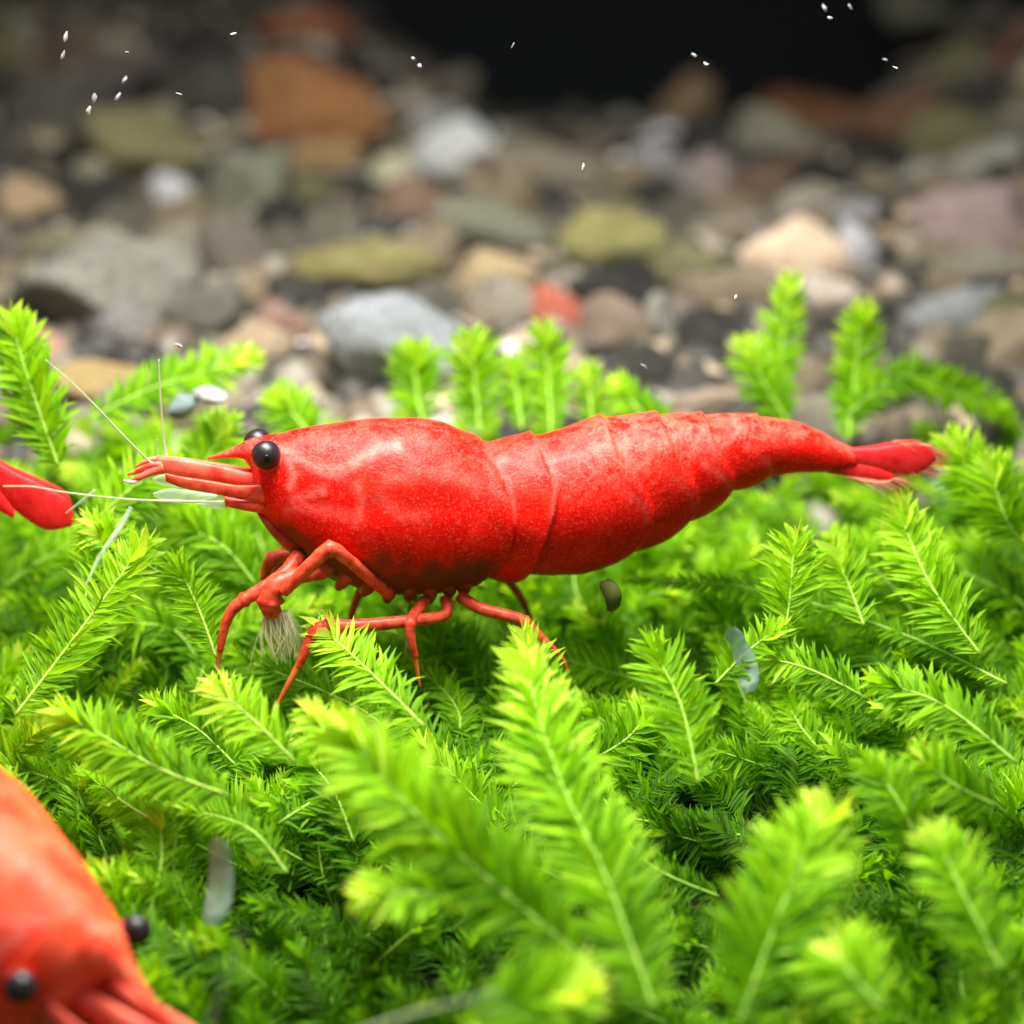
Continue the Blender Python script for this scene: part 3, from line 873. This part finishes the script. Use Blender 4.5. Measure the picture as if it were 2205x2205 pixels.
def build_body():
    xs = np.concatenate([np.linspace(453, 535, 20)[:-1], np.linspace(535, 620, 40)[:-1], np.linspace(620, 1020, 90)[:-1], np.linspace(1020, 1851, 260)])
    NS = 72
    verts, faces = [], []
    pale, dark, dorsal = [], [], []
    for x in xs:
        zt, zb = float(np.interp(x, tx, ty)), float(np.interp(x, bx, by))
        hw = float(np.interp(x, wx, wy))
        mid, hh = (zt + zb) / 2, (zb - zt) / 2
        for k in range(NS):
            th = 2 * math.pi * k / NS
            c, s = math.cos(th), math.sin(th)
            e = 2 / 2.15
            cz = math.copysign(abs(c) ** e, c); sy = math.copysign(abs(s) ** e, s)
            # widest a little below the middle
            v = (1 - cz) / 2
            py = mid - cz * hh
            wmod = 1.0 + 0.10 * math.sin(math.pi * (v - 0.1)) if v > 0.1 else 1.0
            yv = sy * hw * wmod
            # overlapping plates: each rises to its rear edge, then steps down
            disp = 0.0
            if x > 600:
                for i in range(len(BND)):
                    b1 = bx_at(i, v); b0 = bx_at(i - 1, v) if i else 600
                    if b0 <= x < b1 or (i == len(BND) - 1 and x >= b1):
                        t = (x - b0) / (b1 - b0)
                        amp = 0.017 if i else 0.009
                        if i >= 4: amp = 0.013
                        if i == 6: amp = 0.006
                        disp = amp * (min(1.0, t) ** 1.8) - (amp * 0.5)
                        if 1 <= i <= 5: disp += (0.020 * math.sin(math.pi * min(1, t)) ** 0.7 - 0.010) * sstep(0.72, 0.98, v)
                        if t > 0.97: disp *= max(0, (1 - t) / 0.03)
                        break
            ny, nz = sy, cz
            l = math.hypot(ny, nz) + 1e-9
            wob = 0.004 * noise.noise(V((x * 0.02, th * 2.0 if th < math.pi else (2 * math.pi - th) * 2, 0.5))) if x > 620 else 0
            # soft furrow dividing the gill chamber from the back of the carapace
            if 620 < x < 1020:
                wob -= 0.007 * math.exp(-((v - (0.42 + 0.05 * math.sin(x * 0.012))) / 0.05) ** 2) * sstep(620, 680, x) * sstep(1020, 940, x)
            p = L2(x, py, yv)
            p.y += ny / l * (disp + wob)
            p.z += nz / l * (disp + wob)
            verts.append(p)
            pa = 0.0
            for pl, wdt, st in PALE:
                if x < pl[0][0] - 40 and x < min(q[0] for q in pl) - 40: continue
                if x > max(q[0] for q in pl) + 40: continue
                d = min(seg_dist((x, py), pl[i], pl[i + 1]) for i in range(len(pl) - 1))
                d += 4 * noise.noise(V((x * .05, py * .05, 2.0)))
                pa = max(pa, st * (1.0 if x < 1030 else 0.55) * math.exp(-(d / wdt) ** 2))
            da = 0.0
            for (dx_, dy_, rr_, st) in DARK:
                da = max(da, st * math.exp(-((x - dx_) ** 2 + (py - dy_) ** 2) / rr_ ** 2))
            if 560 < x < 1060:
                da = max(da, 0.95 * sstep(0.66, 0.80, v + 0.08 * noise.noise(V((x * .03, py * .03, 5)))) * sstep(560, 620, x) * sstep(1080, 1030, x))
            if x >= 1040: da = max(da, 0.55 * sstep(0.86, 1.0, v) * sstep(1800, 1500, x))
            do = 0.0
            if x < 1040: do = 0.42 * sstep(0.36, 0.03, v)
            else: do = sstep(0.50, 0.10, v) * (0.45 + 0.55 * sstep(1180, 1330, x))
            if x < 560: do = 0.8
            pale.append(pa); dark.append(da); dorsal.append(do)
    n = len(xs)
    for i in range(n - 1):
        for k in range(NS):
            k2 = (k + 1) % NS
            faces.append((i * NS + k, (i + 1) * NS + k, (i + 1) * NS + k2, i * NS + k2))
    faces.append(tuple(range(NS)))
    faces.append(tuple((n - 1) * NS + k for k in range(NS))[::-1])
    return verts, faces, {'pale': pale, 'dark': dark, 'dorsal': dorsal}

shrimp = empty('shrimp', (0, 0, 0))
v, f, a = build_body()
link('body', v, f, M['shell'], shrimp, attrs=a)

def uv_ball(c, rx, ry, rz, nu=20, nv=14):
    vv, ff = [], []
    for j in range(nv + 1):
        ph = math.pi * j / nv
        for i in range(nu):
            th = 2 * math.pi * i / nu
            vv.append(V(c) + V((rx * math.sin(ph) * math.cos(th), ry * math.sin(ph) * math.sin(th), rz * math.cos(ph))))
    for j in range(nv):
        for i in range(nu):
            i2 = (i + 1) % nu
            ff.append((j * nu + i, (j + 1) * nu + i, (j + 1) * nu + i2, j * nu + i2))
    return vv, ff

EYE_Y = 0.108
for sg in (-1, 1):
    c = L2(574 if sg < 0 else 563, 948 if sg < 0 else 957, sg * EYE_Y)
    ev, ef = uv_ball(c, .047, .046, .047, 28, 20)
    eye = link('eye', ev, ef, M['eye'], shrimp)
    sv, sf = tube([L2(608, 985, sg * .05), L2(592, 972, sg * .08), c + V((0.01, -sg * .02, 0))], [.030, .032, .036], 12)
    link('eye_stalk', sv, sf, M['limb'], eye)
    pv, pf = uv_ball(c + V((0, sg * .0425, 0)), .012, .0055, .012, 14, 8)
    link('pupil', pv, pf, M['pupil'], eye)

def limb(name, pts, rad, mat, parent=shrimp, sides=10, n=6, knots=()):
    p, r = catmull(pts, rad, n)
    r = [x * (1 + (0.28 if i in [k * n for k in knots] else 0)) * (1 + 0.035 * math.sin(i * 2.1 + len(pts)) * (1 if i % n else 0.2)) for i, x in enumerate(r)]
    if name in ('leg', 'leg_tip'): r = [x * 1.0 for x in r]
    v, f = tube(p, r, sides)
    return link(name, v, f, mat, parent)

def plate(pts_top, pts_bot, y0, y1, thick, mat, name, parent=shrimp, n=8, sides=14):
    """flattened tapering blade between two outlines, from depth y0 to y1"""
    tp, _ = catmull([V((a, 0, b)) for a, b in pts_top], [0] * len(pts_top), n)
    bt, _ = catmull([V((a, 0, b)) for a, b in pts_bot], [0] * len(pts_bot), n)
    m = len(tp)
    vv, ff = [], []
    for i in range(m):
        a = L2(tp[i].x, tp[i].z); b = L2(bt[i].x, bt[i].z)
        c = (a + b) / 2; h = (a - b) / 2
        y = y0 + (y1 - y0) * i / (m - 1)
        th_ = thick * (0.35 + 0.65 * math.sin(math.pi * min(0.97, 0.08 + 0.9 * i / (m - 1))))
        for k in range(sides):
            t = 2 * math.pi * k / sides
            vv.append(c + h * math.cos(t) + V((0, y + th_ * math.sin(t), 0)))
    for i in range(m - 1):
        for k in range(sides):
            k2 = (k + 1) % sides
            ff.append((i * sides + k, (i + 1) * sides + k, (i + 1) * sides + k2, i * sides + k2))
    ff.append(tuple(range(sides))); ff.append(tuple((m - 1) * sides + k for k in range(sides))[::-1])
    return link(name, vv, ff, mat, parent)

# feelers: stalks of the antennules, blades of the antennae, short mouth limbs
for sg in (-1, 1):
    dy = 0 if sg < 0 else 4
    plate([(585,1000),(540,996),(480,980+dy),(400,965+dy),(348,961+dy)], [(585,1046),(540,1032),(480,1018+dy),(400,1002+dy),(352,990+dy)], sg*.030, sg*.024, .013, M['limb_pale'], 'antennule_stalk')
    limb('antennule_tip', [L2(360,978+dy,sg*.05), L2(335,985+dy,sg*.05), L2(305,997+dy,sg*.055), L2(283,1003+dy,sg*.055)], [.020,.014,.008,.003], M['limb_pale'], sides=8)
    limb('antennule_tip', [L2(355,972+dy,sg*.05), L2(330,972+dy,sg*.045), L2(300,985+dy,sg*.04)], [.013,.009,.003], M['limb_pale'], sides=8)
    plate([(600,1012),(520,1014),(450,1002),(400,994),(362,986)], [(600,1062),(520,1044),(450,1028),(400,1018),(364,1004)], sg*.085, sg*.068, .010, M['limb'], 'antennal_scale')
    plate([(470,1030),(420,1020),(370,1014),(335,1022)], [(470,1034),(420,1044),(370,1042),(337,1028)], sg*.098, sg*.095, .010, M['scale'], 'scale_fringe')
    plate([(605,1035),(560,1042),(520,1044),(485,1040)], [(605,1090),(560,1078),(520,1070),(487,1062)], sg*.060, sg*.055, .026, M['limb'], 'mouth_limb')
    plate([(490,1048),(460,1050),(425,1054)], [(490,1068),(460,1066),(428,1057)], sg*.055, sg*.05, .012, M['scale'], 'mouth_bristles')
W = [.0075, .0062, .005, .0036, .002]
limb('antenna', [L2(345,975,-.05), L2(322,955,-.05), L2(270,895,-.08), L2(200,810,-.12), L2(125,733,-.15)], [.007,.004,.0042,.0035,.0018], M['whisker'], sides=7, n=8)
limb('antenna', [L2(367,975,.05), L2(362,930,.06), L2(358,850,.07), L2(357,770,.08)], [.006,.0045,.0038,.002], M['whisker'], sides=7, n=8)
limb('antenna', [L2(350,970,.0), L2(345,950,.0), L2(348,925,.0)], [.004,.003,.0015], M['whisker'], sides=6)
limb('antenna', [L2(480,1046,-.095), L2(380,1038,-.11), L2(280,1026,-.14), L2(160,1002,-.18), L2(90,984,-.20), L2(30,978,-.22)], [.0045,.0045,.004,.003,.0025,.002], M['whisker'], sides=7, n=8)
limb('antenna', [L2(290,1044,-.13), L2(262,1085,-.16), L2(225,1130,-.19), L2(190,1190,-.22)], [.008,.011,.008,.003], M['scale'], sides=7, n=8)
limb('antenna', [L2(215,1032,.02), L2(180,1060,.03), L2(150,1082,.04)], [.006,.005,.002], M['scale'], sides=7)
limb('antennule_tip', [L2(312,998,-.05), L2(295,1004,-.055), L2(276,1000,-.06)], [.007,.009,.004], M['speck'], sides=8)

# underside: bases of the walking legs
for sg in (-1, 1):
    for k, (x0, x1) in enumerate(((700,668),(745,722),(790,775),(830,826),(870,872),(910,918),(950,960),(985,990))):
        limb('leg_base', [L2(x0+10,1190,sg*.110), L2((x0+x1)/2+4,float(np.interp((x0+x1)/2, bx, by)) - 26,sg*.108), L2(x1,float(np.interp(x1, bx, by)) + 2 + 6*(k%2),sg*.075)], [.030,.028,.012], M['limb_brown'], sides=10)
plate([(553,1070),(590,1085),(650,1130),(720,1180)], [(556,1090),(590,1140),(640,1185),(720,1240)], 0, 0, .09, M['limb_brown'], 'jaw')

# walking legs (near side, then far side)
def leg(pts, rad, knots=(), tip=None, mat=None):
    o = limb('leg', pts, rad, mat or M['limb'], sides=10, n=6, knots=knots)
    if tip:
        limb('leg_tip', tip[0], tip[1], M['limb_tip'], parent=o, sides=8)
    return o
leg([L2(830,1245,-.13), L2(775,1190,-.19), L2(735,1150,-.23), L2(700,1124,-.25), L2(660,1155,-.25), L2(625,1190,-.24), L2(600,1216,-.23)],
    [.024,.021,.021,.024,.023,.021,.018], (3,))
leg([L2(640,1165,-.09), L2(610,1190,-.14), L2(565,1215,-.17), L2(520,1238,-.18), L2(492,1262,-.18), L2(476,1300,-.18), L2(466,1345,-.18)],
    [.026,.024,.023,.021,.019,.015,.011], (3,), ([L2(467,1338,-.18), L2(462,1368,-.18), L2(459,1392,-.18)], [.011,.007,.003]))
o = leg([L2(690,1200,-.10), L2(640,1195,-.15), L2(590,1210,-.18), L2(572,1240,-.18), L2(580,1275,-.17)], [.026,.028,.034,.040,.026], (3,))
tv = []
for k in range(130):
    a0, rr0 = rng.uniform(-.040, .040), rng.uniform(-.022, .022)
    q = L2(586, 1268, -.17) + V((a0, rr0, 0))
    e = L2(590 + rng.gauss(4, 20), 1340 + rng.uniform(0, 40), -.17) + V((a0 * 0.6, rr0 * 1.8, 0))
    tv.append(tube([q, (q + e) / 2 + V((a0 * .5, rr0 * .5, 0)), e], [.0028, .0026, .001], 5))
link('bristle_tuft', *join(*tv), M['tuft'], o)
leg([L2(950,1262,-.12), L2(944,1288,-.17), L2(865,1290,-.21), L2(760,1292,-.23), L2(690,1290,-.24), L2(662,1300,-.24), L2(643,1340,-.25), L2(628,1372,-.25)],
    [.020,.019,.020,.022,.022,.020,.016,.012], (4,), ([L2(631,1364,-.25), L2(603,1415,-.25), L2(574,1466,-.25)], [.012,.010,.004]))
leg([L2(905,1262,-.13), L2(880,1278,-.19), L2(866,1290,-.24), L2(868,1325,-.25), L2(876,1360,-.25)], [.018,.018,.017,.015,.011], (2,),
    ([L2(874,1352,-.25), L2(880,1390,-.25), L2(886,1425,-.25)], [.010,.007,.003]))
leg([L2(980,1258,-.12), L2(1020,1276,-.17), L2(1070,1286,-.20), L2(1112,1300,-.21), L2(1150,1338,-.22), L2(1185,1372,-.22)], [.020,.020,.019,.018,.014,.010], (3,),
    ([L2(1180,1366,-.22), L2(1196,1388,-.22), L2(1206,1412,-.22)], [.010,.007,.003]))
# far side
leg([L2(800,1240,.13), L2(720,1190,.18), L2(640,1185,.20), L2(600,1250,.20), L2(585,1320,.20)], [.02,.02,.02,.017,.009], (2,), None, M['limb_brown'])
leg([L2(900,1255,.12), L2(860,1270,.18), L2(800,1280,.20), L2(770,1330,.20), L2(755,1390,.20)], [.018,.018,.018,.014,.008], (2,), None, M['limb_brown'])
leg([L2(990,1255,.12), L2(1040,1262,.17), L2(1100,1280,.19), L2(1140,1330,.19), L2(1160,1380,.19)], [.018,.018,.017,.013,.008], (2,), None, M['limb_brown'])
leg([L2(700,1210,.10), L2(640,1205,.13), L2(590,1215,.15), L2(570,1260,.15)], [.022,.022,.024,.014], (2,), None, M['limb'])
leg([L2(960,1258,.11), L2(930,1280,.16), L2(900,1300,.18), L2(890,1350,.18)], [.018,.018,.016,.009], (2,), None, M['limb_brown'])
# swimming legs tucked along the belly
for sg in (-1, 1):
    for (x0, y0_, x1, y1_) in ((1060,1215,1130,1249),(1170,1215,1240,1241),(1280,1200,1345,1214),(1385,1165,1440,1176)):
        plate([(x0,y0_-18),((x0+x1)/2,(y0_+y1_)/2-24),(x1,y1_-26)], [(x0,y0_+14),((x0+x1)/2,(y0_+y1_)/2+4),(x1,y1_-14)], sg*.05, sg*.06, .02, M['limb_brown'], 'swimming_leg')

# tail fan
def fringe(pts, length, direction, n, parent, mat=None):
    t = []
    p, _ = catmull(pts, [0] * len(pts), 10)
    for k in range(n):
        q = p[min(len(p) - 1, int(k / n * len(p)))]
        d = (V(direction) + V((rng.gauss(0, .12), rng.gauss(0, .15), rng.gauss(0, .18)))).normalized() * length * rng.uniform(.6, 1.1)
        t.append(tube([q, q + d * .5, q + d + V((0, 0, -.006))], [.0030, .0024, .001], 4))
    return link('fringe', *join(*t), mat or M['fringe'], parent)
plate([(1800,978),(1851,986),(1910,1000),(1965,1018)], [(1800,1034),(1851,1030),(1910,1026),(1966,1024)], 0, 0, .030, M['limb'], 'telson')
for sg in (-1, 1):
    dz = 0 if sg < 0 else 8
    u = plate([(1795,990),(1851,983+dz),(1894,981+dz),(1944,975+dz),(1993,974+dz),(2022,996+dz)], [(1795,1020),(1851,1022+dz),(1894,1032+dz),(1944,1040+dz),(1992,1038+dz),(2024,1010+dz)], sg*.025, sg*.050, .012, M['tail_red'], 'tail_blade')
    fringe([L2(1944,974+dz,sg*.042), L2(1993,978+dz,sg*.047), L2(2024,1002+dz,sg*.05), L2(2000,1030+dz,sg*.047), L2(1950,1036+dz,sg*.042)], .060, (1, 0, -.22), 80, u)
    u = plate([(1790,1010),(1840,1012),(1890,1022),(1930,1038)], [(1790,1036),(1840,1044),(1890,1052),(1934,1050)], sg*.02, sg*.05, .010, M['tail_red'], 'tail_blade')
    fringe([L2(1830,1042,sg*.04), L2(1870,1050,sg*.05), L2(1910,1052,sg*.06), L2(1932,1044,sg*.07)], .085, (1, 0, -.30), 60, u)

YAW = math.radians(7)
org = P(OX, OY, 0.0)
copy_front = copy_tree(shrimp)
copy_edge = copy_tree(shrimp)
shrimp.location = org
shrimp.rotation_euler = (0, 0, YAW)
tag(shrimp, 'whole bright red shrimp standing side-on in the middle of the moss', 'shrimp', 'red shrimps on the moss')

def pose(o, heading, up, at_local, at_world, scale):
    x = -V(heading).normalized()
    z = (V(up) - x * V(up).dot(x)).normalized()
    y = z.cross(x)
    m = Matrix((x, y, z)).transposed() * scale
    o.matrix_world = Matrix.Translation(V(at_world) - m @ V(at_local)) @ m.to_4x4()
# second shrimp: head and back only, facing out towards the corner
pose(copy_front, (0.70, -0.55, -0.38), (0.66, -0.42, 1.0), L2(565, 950, 0), P(210, 2020, -1.75), 1.62)
for root in (copy_front, copy_edge):
    for ch in root.children:
        if ch.name.split('.')[0] == 'body':
            ch.material_slots[0].link = 'OBJECT'
            ch.material_slots[0].material = M['coral_shell']
for ch in copy_front.children:
    if ch.name.split('.')[0] == 'eye':
        c0 = sum((v.co for v in ch.data.vertices), V()) / len(ch.data.vertices)
        ch.scale = (0.62, 0.62, 0.62)
        ch.location = c0 * 0.38 + V((0.015, math.copysign(-0.035, c0.y), -0.055))
tag(copy_front, 'blurred orange-red shrimp in the lower corner, cut by the edge, facing the viewer', 'shrimp', 'red shrimps on the moss')
# third shrimp: only its rear end reaches into view
pose(copy_edge, (-0.80, -0.10, 0.55), (0.50, 0.0, 0.80), L2(2010, 1012, 0), P(138, 1114, 0.12), 1.25)
for ch in list(copy_edge.children):
    for g in list(ch.children):
        if g.name.split('.')[0] == 'fringe':
            bpy.data.objects.remove(g)
tag(copy_edge, 'coral-red shrimp at the side edge showing only its rear end', 'shrimp', 'red shrimps on the moss')

# ------------------------------------------------------------------ small things in the moss and the water
def blade(u0, v0, u1, v1, wpx, y, mat, name, label, cat):
    a, b = K(u0, v0, y), K(u1, v1, y + .02)
    t = (b - a)
    s = V((1, 0, 0)); s = (s - t.normalized() * s.dot(t.normalized())).normalized()
    n = t.normalized().cross(s)
    hw = wpx * S * 2205 / 1932 / 2
    vv, ff = [], []
    N = 8
    for i in range(N + 1):
        q = i / N
        c = a + t * q + n * 0.03 * math.sin(q * 3.0) + s * 0.012 * math.sin(q * 4)
        hh = hw * (0.72 + 0.28 * math.sin(math.pi * min(.9, q + .15))) * (0.55 if i in (0, N) else 1)
        vv += [c - s * hh - n * .004, c + n * .006 - n * .004, c + s * hh - n * .004, c - s * hh + n * .004, c + n * .010, c + s * hh + n * .004]
    for i in range(N):
        A, B = i * 6, i * 6 + 6
        ff += [(A, A+1, B+1, B), (A+1, A+2, B+2, B+1), (A+4, A+3, B+3, B+4), (A+5, A+4, B+4, B+5), (A+3, A, B, B+3), (A+2, A+5, B+5, B+2)]
    ff += [(0, 3, 4, 1), (1, 4, 5, 2)]
    o = link(name, vv, ff, mat)
    tag(o, label, cat)
    return o
M['grey_blade'] = mat_limb('grey_green_blade', (0.30, 0.46, 0.34), (0.48, 0.62, 0.50), 20, 0.6)  # thin translucent grey-green strips standing in the moss
M['brown_leaf'] = mat_plain('brown_leaf', (0.10, 0.12, 0.02), 0.6, 0.2)
blade(400, 1745, 418, 1585, 44, -1.30, M['grey_blade'], 'grey_strip', 'grey-green translucent strip below the dark gap in the moss', 'blade')
blade(1415, 1305, 1385, 1185, 38, -.56, M['grey_blade'], 'grey_strip', 'grey-green translucent strip under the rear of the belly', 'blade')
blade(1140, 1095, 1162, 1148, 34, -.12, M['brown_leaf'], 'dead_leaf', 'small brown-olive oval leaf just under the belly', 'leaf')

def chip(u, v, pw, ph, y, col, label, rot=0, name='shell_chip'):
    o = link_me(name, stone_of(rng.randrange(12), col))
    o.location = K(u, v, y)
    k = S * 2205 / 1932 * (y + 9.66) / 9.66 / 2
    o.scale = (pw * k, (pw + ph) / 2 * k, ph * k)
    o.rotation_euler = (0, math.radians(-rot), 0)
    tag(o, label, 'chip')
chip(393, 746, 66, 26, .55, (0.80, 0.80, 0.78), 'small white chip lying on the moss above the feelers')
chip(345, 766, 56, 36, .57, (0.30, 0.42, 0.40), 'bluish grey chip beside the white chip on the moss', 20)

SPK = [(124,70,10,26,70),(118,105,9,24,75),(178,186,13,24,70),(166,210,13,22,70),(222,183,8,20,60),(234,152,8,18,60),(780,110,9,10,-45),(792,124,9,8,-45),(1310,104,14,8,-30),(1332,120,16,9,-30),
       (1556,14,9,18,-60),(1566,34,12,10,-40),(1603,12,6,14,-50),(1670,112,12,6,-25),(1690,128,14,6,-25),(1100,318,8,22,85),(336,652,20,10,-30),(338,177,16,5,-15),(440,64,14,6,20),(1388,562,7,16,80),
       (968,85,5,14,60),(1215,690,18,6,-40),(240,98,4,10,0)]
for (u, v, a_, b_, rot) in SPK:
    o = link_me('speck', stone_of(rng.randrange(12), (0.96, 0.97, 0.98)))
    y = rng.uniform(-.15, .15)
    o.location = K(u, v, y)
    k = S * 2205 / 1932 / 2
    big, sm = max(a_, b_), min(a_, b_)
    o.scale = (big * k * .75, sm * k * .62, sm * k * .62)
    o.rotation_euler = (0, math.radians(-rot), 0)
    lab = None
    for n in range(4):
        lab = '%s white speck drifting in the water %s' % ('elongated' if big > 2 * sm else 'tiny', beside(u, v, SMARKS, n))
        if lab not in seen: break
    seen.add(lab)
    tag(o, lab, 'speck', 'white specks drifting in the water')
